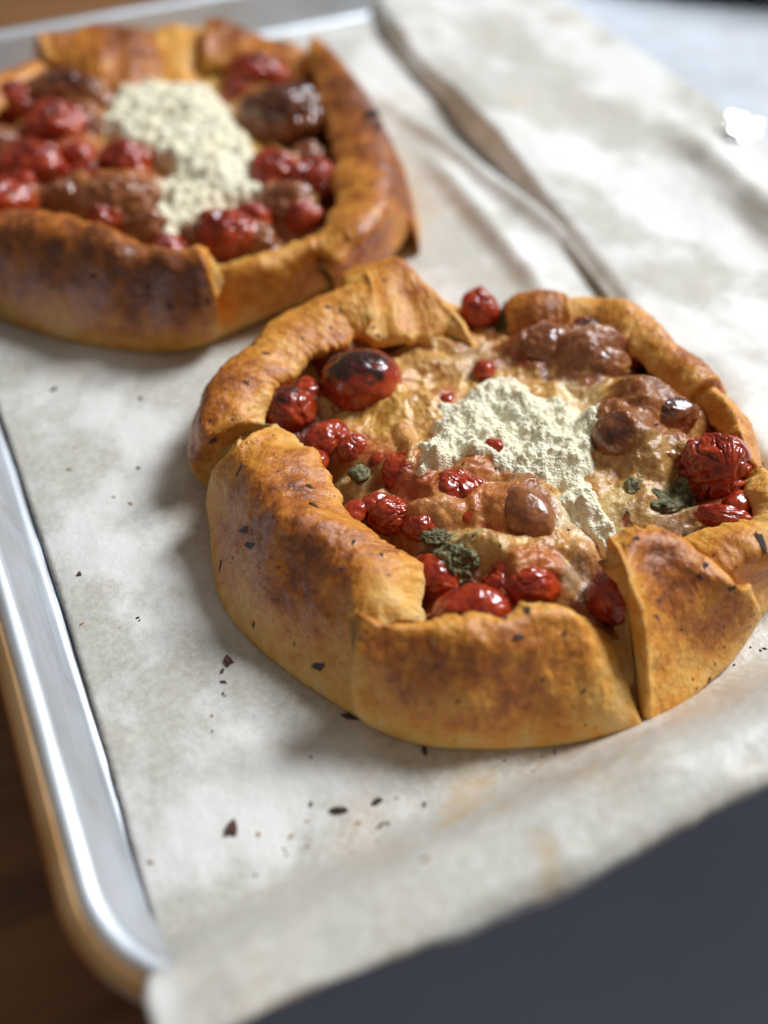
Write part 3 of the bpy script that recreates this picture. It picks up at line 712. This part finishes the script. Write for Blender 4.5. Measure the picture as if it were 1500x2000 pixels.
for k_, (px, py, z_, sz) in enumerate([(735, 985, .026, .0045), (695, 1000, .026, .004), (860, 1000, .0255, .005), (915, 1000, .0255, .0045), (990, 1115, .0255, .004), (1065, 1125, .025, .004), (620, 900, .025, .004), (745, 905, .0255, .004), (600, 770, .024, .006), (1010, 690, .025, .004), (870, 780, .026, .003), (965, 870, .031, .0026), (1330, 900, .026, .004), (1440, 985, .026, .005)]):
    T(px, py, z_, sz * 1.2, sz, sz * 0.8, M_TOM, 150 + k_, wrinkle=.3, lumpy=.3, char=.2, rot=k_ * 0.8, fine=False)
Bu = lambda *a, **k: ITEMS.append(('browned_bubble', a, k))
Bu(1028, 1003, .0268, .0084, .0112, .0080, M_BUB, 31, wrinkle=.05, lumpy=.10, char=.3, rot=.6)
Bu(1213, 855, .0290, .0100, .0090, .0092, M_BUB, 32, wrinkle=.10, lumpy=.10, char=.7)
Bu(1075, 680, .0275, .0120, .0090, .0085, M_BUB, 33, wrinkle=.18, lumpy=.2, char=.5)
Bu(1165, 715, .0270, .0120, .0080, .0080, M_BUB, 34, wrinkle=.22, lumpy=.2, char=.4)
Bu(1300, 815, .0265, .0110, .0085, .0085, M_BUB, 35, wrinkle=.20, lumpy=.2, char=.6)
Bu(1265, 900, .0245, .0110, .0080, .0075, M_BUB, 36, wrinkle=.2, lumpy=.25, char=.2)
def skirts(items, sink):
    """melted cheese creeps up the sides of whatever it covers"""
    out = []
    for nm, a, k in items:
        px, py, z, rx, ry, rz = a[:6]; sc = np.linalg.norm(P(px, py, z) - [0, 0, CAM_H]) / FPX
        out.append((px, py, rx * (1.42 if nm == 'tomato' else 1.55) / sc, ry * (1.42 if nm == 'tomato' else 1.55) / sc / 1.3, rz * (0.55 if nm == 'tomato' else 0.72), (0.40, 0.085, 0.014) if nm == 'tomato' else (0.30, 0.100, 0.026), .75 if nm == 'tomato' else .9))
    return out
fo, hgt = filling(g1, c_n, bound, 0.024, 0.00048, skirts(ITEMS, 0) + domes, None, 0.0190, 300)
ric_poly = [(800, 890), (840, 845), (872, 800), (905, 760), (965, 728), (1010, 735), (1050, 765), (1095, 795), (1170, 818), (1178, 880), (1165, 930), (1180, 975), (1198, 1005), (1190, 1048), (1130, 1020), (1095, 985), (1085, 955), (1030, 945), (990, 925), (950, 905), (900, 905), (860, 935), (825, 935)]
ricotta(g1, c_n, ric_poly, 0.0262, 0.00036, 400, hgt, 0.0022, [(1000, 770, .008, .0015), (930, 830, .008, .001), (1080, 900, .008, .001), (1020, 860, .007, -.0015), (860, 890, .006, .001), (1150, 985, .005, .001)])

for nm, a, k in ITEMS: blob(nm, g1, c_n, *a, **k)
Pe = lambda *a: rough_lump('pesto_clump', g1, c_n, *a)
Pe(888, 1108, .0225, .0070, .0062, .0075, M_PESTO, 41); Pe(1290, 985, .0215, .0095, .0070, .0050, M_PESTO, 42); Pe(700, 925, .0262, .0034, .003, .0025, M_PESTO, 43)
Pe(1005, 625, .0225, .0060, .006, .0065, M_PESTO, 44); Pe(1338, 950, .0225, .0050, .006, .0045, M_PESTO, 45); Pe(850, 1050, .0245, .0055, .003, .0028, M_PESTO, 46); Pe(1245, 955, .0240, .0045, .005, .004, M_PESTO, 47)
def strand(pxs, rad): tube('cheese_strand', g1, c_n, [P(*q) for q in pxs], rad, M_CHEESE)

# ---- pepper and herb flakes on the crust
AQ = np.concatenate(crust_q)
bvh = BVHTree.FromPolygons([Vector(v) for v in AQ], crust_f)
rng = random.Random(3)
CAM = Vector((0, 0, CAM_H))
def on_crust(px, py):
    d = Vector(ray(px, py)).normalized()
    h = bvh.ray_cast(CAM, d); return h[0], h[1]
spots = [(480, 1036, 1.9, 2), (487, 1065, 1.7, 2), (468, 918, 1.6, 1.4), (616, 988, 1.6, 1.5), (605, 950, 1.2, 1.2), (622, 1302, 2.0, 1.2), (415, 862, 1.9, 1.2), (668, 1112, 1.1, 1), (545, 1108, 0.8, 1), (745, 1082, .9, 1), (482, 748, 1.2, 1.3),
         (560, 838, .9, 1), (528, 834, .7, 1), (497, 670, 1.1, 1.2), (640, 600, 1.4, 1), (665, 608, 1.1, 1.2), (645, 640, 1.1, 1), (520, 690, 1.1, 1.4), (590, 660, .8, 1), (730, 640, 1.2, 1), (738, 655, 1.4, 1), (750, 548, 1.2, 1), (845, 555, 1.1, 1), (1243, 1052, 1.5, 1), (1378, 1105, 1.5, 1), (1368, 1127, 1.3, 1), (1426, 1150, 1.5, 1.3),
         (1490, 1062, 1.6, 3), (1288, 1175, 1.1, 1), (1283, 1205, .9, 1.5), (1030, 1190, 1.8, 1), (1015, 1245, 1.7, 1.2), (985, 1208, 1.6, 1), (1100, 1240, 1.0, 1.6), (895, 1370, 1.1, 1), (705, 1245, 1.0, 1), (1140, 1350, .9, 1), (575, 1258, .8, 1), (495, 1220, 1.0, 1.3), (430, 1105, 1.2, 1.5), (455, 1090, .8, 1), (1385, 1330, 1.0, 1.5),
         (1170, 600, .8, 1), (1290, 660, .9, 1), (595, 1165, .6, 1), (640, 1200, .7, 1), (532, 1010, .6, 1), (690, 1060, .9, 1.6), (850, 1300, .8, 1), (760, 1330, .7, 1), (960, 1310, .7, 1), (1060, 1330, .9, 1), (1330, 1230, .8, 1), (1290, 1280, .6, 1), (455, 820, .7, 1), (440, 760, .7, 1)]
for px, py, s, lg in spots:
    h, nrm = on_crust(px, py)
    if h is None: continue
    flake('pepper_flake', np.array(h) - c_n, nrm, s * 0.00108, 'herb' if rng.random() < 0.4 else 'pepper', g1, rng, lg)
# fine specks everywhere on the crust: too small to pick apart, one part
SPV = []; SPF = []
Fq = [f for f in crust_f if len(f) == 4]
sv, sf = shard(11)
for k in range(2200):
    f = Fq[rng.randrange(len(Fq))]; a, b, c_, d_ = (AQ[i] for i in f)
    nrm = np.cross(b - a, d_ - a); ln = np.linalg.norm(nrm)
    if ln < 1e-12: continue
    nrm /= ln; m = (a + c_) / 2
    hit = bvh.ray_cast(Vector(m + np.array([0, 0, 0.05])), Vector((0, 0, -1)))
    if hit[0] is None or (hit[0] - Vector(m)).length > 0.001: continue
    nrm = np.array(hit[1]); s = 0.00014 + 0.00045 * rng.random() ** 3
    Mx = np.array(Vector(nrm).to_track_quat('Z', 'X').to_matrix()); base = len(SPV)
    SPV += list((sv * s) @ Mx.T + m - c_n); SPF += [tuple(i + base for i in ff) for ff in sf]
o = mesh_obj('pepper_specks', SPV, SPF, M_HERB, g1, smooth=False); o['kind'] = 'stuff'

# flakes on the filling
for px, py, s in [(967, 915, .9), (978, 1065, 1.0), (905, 905, .8), (1010, 1010, 1.0), (1280, 830, 1.0), (1110, 1035, .7), (700, 945, 1.0), (1225, 1000, .9), (870, 890, .7), (1075, 955, .9), (840, 1040, .8), (925, 1045, .8)]:
    p = P(px, py, .027); z = hgt(p[0], p[1]); p = P(px, py, z + .001)
    for it in range(3): z = hgt(p[0], p[1]); p = P(px, py, z)
    flake('pepper_flake', p - c_n, (0, 0, 1), s * .0008, 'pepper', g1, rng, 1.4)

# ============================================================ the blurred larger galette behind
c_f = P(345, 395); c_f[2] = 0
g2 = tag(empty('tomato_galette', tuple(c_f)), 'larger out-of-focus tomato galette with big white cheese centre and glossy browned crust', 'galette', 'two baked tomato galettes')
far = {
 'J': [((-160, 440), .034, (-110, 400), .032, (-190, 540), .9), ((-40, 452), .037, (-20, 412), .036, (-90, 585), 1.0), ((60, 445), .041, (75, 408), .040, (20, 628), 1.05), ((170, 470), .041, (170, 432), .040, (130, 662), 1.1), ((270, 508), .040, (270, 474), .038, (250, 682), 1.15), ((350, 520), .040, (350, 492), .038, (345, 684), 1.1),
       ((395, 515), .042, (385, 485), .041, (395, 672), .8), ((420, 550), .034, (410, 500), .036, (425, 660), .5)],
 'K': [((400, 560), .022, (400, 520), .022, (405, 668), .3), ((470, 545), .028, (455, 512), .028, (475, 640), .35), ((550, 515), .031, (535, 488), .031, (570, 600), .45), ((630, 480), .034, (610, 455), .034, (660, 550), .6), ((690, 470), .036, (672, 442), .037, (730, 500), .6)],
 'L': [((660, 520), .032, (600, 480), .032, (690, 540), .5), ((710, 462), .038, (640, 440), .036, (770, 490), .7), ((745, 400), .040, (655, 385), .037, (815, 430), .75), ((755, 330), .041, (660, 320), .037, .016, 1.0), ((740, 255), .041, (650, 255), .037, .016, 1.1), ((705, 185), .042, (632, 190), .037, .016, 1.1), ((650, 110), .043, (612, 135), .039, .016, 1.0), ((610, 85), .042, (595, 110), .040, .016, .8)],
 'M': [((630, 115), .034, (590, 160), .030, .015, .7), ((575, 85), .039, (545, 140), .033, .015, .9), ((505, 62), .041, (490, 130), .033, .015, .9), ((440, 35), .045, (435, 118), .034, .015, 1.05), ((400, 45), .043, (395, 112), .035, .015, .9)],
 'N': [((430, 60), .035, (420, 130), .028, .014, .3), ((385, 55), .038, (390, 140), .030, .014, .3), ((345, 52), .039, (345, 175), .028, .014, .35), ((300, 55), .039, (310, 150), .031, .014, .5)],
 'Q': [((330, 62), .036, (330, 160), .028, .014, .8), ((255, 58), .041, (270, 165), .030, .014, 1.1), ((180, 55), .043, (200, 160), .032, .014, 1.0), ((110, 62), .043, (125, 120), .036, .014, .8), ((75, 75), .041, (85, 108), .038, .014, .6)],
 'R': [((110, 95), .032, (130, 160), .026, .014, .6), ((50, 118), .037, (80, 165), .031, .014, .9), ((-20, 145), .039, (20, 190), .033, .014, .95), ((-100, 195), .040, (-40, 235), .034, .015, .95), ((-170, 270), .040, (-90, 300), .034, .015, .9), ((-190, 370), .038, (-110, 375), .034, .015, .9), ((-180, 440), .034, (-110, 420), .031, .015, .8)],
}
for k, (key, st) in enumerate(far.items()):
    st = [(*x[:5], x[5] + 0.22) for x in st]
    crust_fold(g2, c_f, st, nS=64, nU=120, seed=500 + 31 * k, th=.006, over={'J': .004, 'L': .004, 'M': .003, 'Q': .003}.get(key, 0))
ring2 = [((-150, 500), .02, (-80, 450), .018, (-160, 560), .2), ((120, 610), .016, (150, 520), .016, (130, 655), .2), ((340, 640), .016, (330, 540), .016, (345, 676), .2), ((450, 610), .018, (430, 540), .018, (455, 645), .2), ((560, 560), .02, (530, 500), .018, (580, 600), .2), ((680, 500), .02, (620, 460), .018, (700, 530), .2),
         ((770, 380), .022, (680, 380), .02, .014, .2), ((750, 260), .022, (660, 270), .02, .014, .2), ((650, 150), .024, (600, 190), .02, .014, .2), ((500, 90), .024, (480, 160), .02, .014, .2), ((350, 80), .024, (350, 170), .02, .014, .2), ((180, 85), .024, (200, 170), .02, .014, .2), ((30, 150), .024, (70, 200), .02, .014, .2), ((-120, 250), .024, (-50, 290), .02, .014, .2), ((-190, 400), .022, (-110, 400), .02, .014, .2)]
crust_fold(g2, c_f, ring2 + ring2[:1], nS=40, nU=160, seed=950, name='crust_wall')
bp = np.array([P(*s[4], 0.0)[:2] if isinstance(s[4], tuple) else P(*s[0], s[1])[:2] for s in ring2]); bm = bp.mean(0)
V = [(*(bm - c_f[:2]), 0.006)] + [(*((b - bm) * 0.9 + bm - c_f[:2]), 0.0025) for b in bp]
mesh_obj('crust_bottom', V, [(0, 1 + i, 1 + (i + 1) % len(bp)) for i in range(len(bp))], M_CRUST, g2, {'toast': [0.3] * len(V)})
bound2 = [(-80, 400), (60, 420), (170, 445), (270, 485), (380, 500), (460, 515), (540, 495), (620, 460), (655, 390), (660, 320), (650, 255), (630, 190), (590, 130), (500, 130), (430, 125), (350, 165), (260, 165), (180, 160), (110, 150), (40, 180), (-30, 230), (-90, 300)]
domes2 = [(260, 230, 60, 40, .002, TAN, .8), (150, 190, 80, 40, .003, BROWN, .8), (400, 165, 80, 30, .002, GOLD, .7), (590, 260, 60, 60, -.002, (0.14, 0.04, 0.015), .9), (240, 400, 90, 40, .003, PINK, .7), (560, 400, 60, 40, .002, (0.5, 0.22, 0.1), .8), (330, 455, 60, 25, .001, GOLD, .7), (420, 470, 60, 30, 0, (0.45, 0.2, 0.08), .7), (100, 300, 90, 60, 0, (0.36, 0.06, 0.03), .7)]
ITEMS = []
T = lambda *a, **k: ITEMS.append(('tomato', a, dict(k, wrinkle=.3, lumpy=.25, char=.45)))
T(440, 455, .030, .0130, .011, .0105, M_TOM, 61, wrinkle=.15, lumpy=.15, char=.2)
T(250, 318, .031, .0115, .010, .0095, M_TOM, 62, wrinkle=.15, lumpy=.15, char=.3)
T(110, 245, .030, .0150, .013, .011, M_TOM, 63, wrinkle=.15, lumpy=.15, char=.3)
T(60, 320, .030, .0160, .013, .011, M_TOM, 64, wrinkle=.15, lumpy=.15, char=.4)
T(15, 395, .030, .0125, .011, .010, M_TOM, 65, wrinkle=.15, lumpy=.15, char=.2)
T(505, 150, .030, .0170, .013, .012, M_TOM, 66, wrinkle=.2, lumpy=.2, char=.4)
T(610, 355, .028, .0120, .011, .010, M_TOM, 67, wrinkle=.2, lumpy=.2, char=.2)
T(530, 335, .029, .0125, .011, .010, M_TOM, 68, wrinkle=.2, lumpy=.2, char=.7)
T(30, 200, .028, .0120, .011, .010, M_TOM, 69, wrinkle=.2, lumpy=.2, char=.7)
Bu = lambda *a, **k: ITEMS.append(('browned_bubble', a, dict(k, wrinkle=.25, lumpy=.3)))
Bu(555, 225, .030, .0200, .017, .0145, M_BUB, 71, wrinkle=.1, lumpy=.15, char=.75)
Bu(230, 395, .029, .0190, .014, .0110, M_BUB, 72, wrinkle=.2, lumpy=.2, char=.2)
Bu(130, 185, .029, .0190, .014, .0120, M_BUB, 73, wrinkle=.2, lumpy=.2, char=.6)
Bu(560, 395, .028, .0130, .010, .0090, M_BUB, 74, wrinkle=.2, lumpy=.2, char=.3)
for k_, (px, py, kd) in enumerate([(70, 270, 0), (150, 310, 0), (180, 250, 1), (10, 280, 1), (40, 360, 0), (130, 380, 1), (180, 345, 0), (290, 440, 1), (210, 430, 0), (390, 470, 1), (490, 430, 0), (500, 465, 1), (590, 420, 0), (600, 310, 1), (470, 190, 0), (540, 170, 1), (460, 130, 1), (90, 200, 0), (190, 200, 1), (-40, 330, 0), (330, 490, 0)]):
    (T if kd == 0 else Bu)(px, py, .0265, .0085, .0075, .0075, M_TOM if kd == 0 else M_BUB, 200 + k_)
fo2, hgt2 = filling(g2, c_f, bound2, .025, 0.0009, skirts(ITEMS, 0) + domes2, None, .0205, 340)
ric2 = [(205, 225), (250, 185), (320, 165), (390, 165), (445, 205), (475, 265), (510, 320), (500, 385), (445, 400), (385, 425), (335, 470), (295, 470), (300, 410), (325, 350), (285, 300), (215, 270)]
ricotta(g2, c_f, ric2, .0275, 0.0008, 440, hgt2, .0060)
for nm, a, k in ITEMS: blob(nm, g2, c_f, *a, **k)
for px, py, s in [(230, 528, 1.6), (180, 540, 1.6), (405, 590, 1.5), (330, 600, 1.4), (725, 225, 4.2), (735, 245, 3.0), (100, 560, 1.3), (290, 560, 1.3)]:
    p = P(px, py, .030 if px < 600 else .044)
    # settle on the crust
    best = None
    for o in g2.children:
        if o.name.startswith('crust_fold'):
            Mi = o.data
            b = BVHTree.FromPolygons([v.co + Vector(c_f) for v in Mi.vertices], [tuple(f.vertices) for f in Mi.polygons])
            h = b.ray_cast(CAM, Vector(ray(px, py)).normalized())
            if h[0] is not None and (best is None or h[3] < best[2]): best = (h[0], h[1], h[3])
    if best: flake('pepper_flake', np.array(best[0]) - c_f, best[1], s * .0010, 'pepper', g2, rng, 1.3)

# ============================================================ crumbs on the baking paper, each a thing of its own
def paper_point(px, py):
    p = P(px, py, 0.002)
    for k in range(4):
        x, y = tray_xy(p); z = float(paper_z(np.array([x]), np.array([y]))[0]); p = P(px, py, z)
    return p + np.array([0, 0, 0.0003])
def crumb(px, py, s, kind, label, name, long=1.2, group='crumbs scattered on the baking paper'):
    o = flake(name, paper_point(px, py), (0, 0, 1), s * .001, kind, None, rng, long)
    tag(o, label, {'pepper_flake': 'pepper flake', 'dried_berry': 'spice berry', 'pastry_crumb': 'crumb', 'herb_flake': 'herb flake'}[name], group)
    return o
crumb(455, 1617, 3.0, 'herb', 'largest reddish brown spice berry lying alone on the baking paper', 'dried_berry', 1.25)
crumb(662, 1585, 2.3, 'pepper', 'large black pepper flake on the paper, wider of the close pair', 'pepper_flake', 1.3)
crumb(736, 1568, 2.0, 'pepper', 'large black pepper flake on the paper, rounder of the close pair', 'pepper_flake', 1.0)
crumb(446, 1290, 2.3, 'herb', 'dark brown herb flake on paper at the head of a trail of bits', 'herb_flake', 1.3)
for px, py, s in [(434, 1312, .9), (437, 1333, .9), (436, 1355, .6)]: crumb(px, py, s, 'herb', 'small brown bit trailing below the dark herb flake on paper', 'herb_flake', 1.4)
crumb(156, 1122, 1.4, 'herb', 'round brown peppercorn on the paper beside the tray wall', 'dried_berry', 1.0)
crumb(830, 1468, 1.6, 'pepper', 'black flake on the paper tucked under the sharp galette front', 'pepper_flake', 1.2)
crumb(683, 1402, 2.0, 'pepper', 'black flake on the paper against the sharp galette crust', 'pepper_flake', 1.6)
for px, py, s in [(607, 1572, .9), (745, 1612, .9), (758, 1610, .8), (740, 1618, .7), (829, 1570, .7), (828, 1577, .6), (775, 1560, .5), (600, 1655, .5), (555, 1660, .5), (500, 1710, .7), (608, 1480, .6), (415, 1430, .5), (270, 1208, .7), (273, 1213, .5), (1042, 1508, .6), (1083, 1468, .6), (1084, 1474, .5), (1060, 1480, .5), (985, 1486, .5),
                  (1433, 1300, .6), (1493, 1268, .7), (1485, 1272, .6), (1368, 1347, .6), (1465, 1265, .5), (575, 1735, .5), (740, 1645, .5), (560, 1670, .5), (690, 1670, .5), (860, 1620, .5), (270, 915, 1.0), (105, 762, 1.4), (275, 780, 1.2)]:
    crumb(px, py, s, 'pepper', 'tiny black pepper speck scattered on the baking paper', 'pepper_flake')
for px, py, s in [(505, 1630, .8), (568, 1635, .9), (700, 1608, .8), (833, 1680, 1.2), (160, 1220, .7), (135, 918, 1.0), (255, 985, .9), (222, 972, .7), (295, 1685, .9), (415, 1398, .7), (440, 1360, .5), (600, 1605, .6)]:
    crumb(px, py, s, 'crumb', 'tiny golden pastry crumb scattered on the baking paper', 'pastry_crumb')
# ============================================================ a glint made by an added piece of crumpled glint metal on the bare pan floor
def glint_reflector():
    n = 26; g = np.linspace(-1, 1, n); X, Y = np.meshgrid(g, g, indexing='ij'); X = X.ravel(); Y = Y.ravel()
    p = np.c_[X, Y, 0 * X]
    r = 1 + 0.3 * fbm(p, 1.4, 2, 812)
    z = 0.0005 + 0.0016 * ridged(p, 1.6, 2, 801) + 0.0005 * fbm(p, 5, 2, 805)
    V = np.c_[X * 0.0085 * r, Y * 0.0075 * r, np.maximum(z, 0.0004)]
    t = NT('crumpled glint metal'); t.set(Base_Color=(0.9, 0.9, 0.9), Metallic=1.0, Roughness=0.16)
    x, y = tray_xy(P(1448, 272, 0.004))
    c = P(1448, 272, 0.004); c[2] = 0.0012
    o = mesh_obj('glint_reflector', V, grid_faces(n, n), t.m, loc=tuple(c), smooth=False)
    o.rotation_euler = (0.40, 0.20, 0.0); o.location.z = 0.0085  # added reflector, tilted so that it throws the window's glint at the camera
    sm = o.modifiers.new('thickness', 'SOLIDIFY'); sm.thickness = 0.0001
    tag(o, 'small crumpled reflector added for the glint at the edge of the baking paper', 'foil scrap')
glint_reflector()
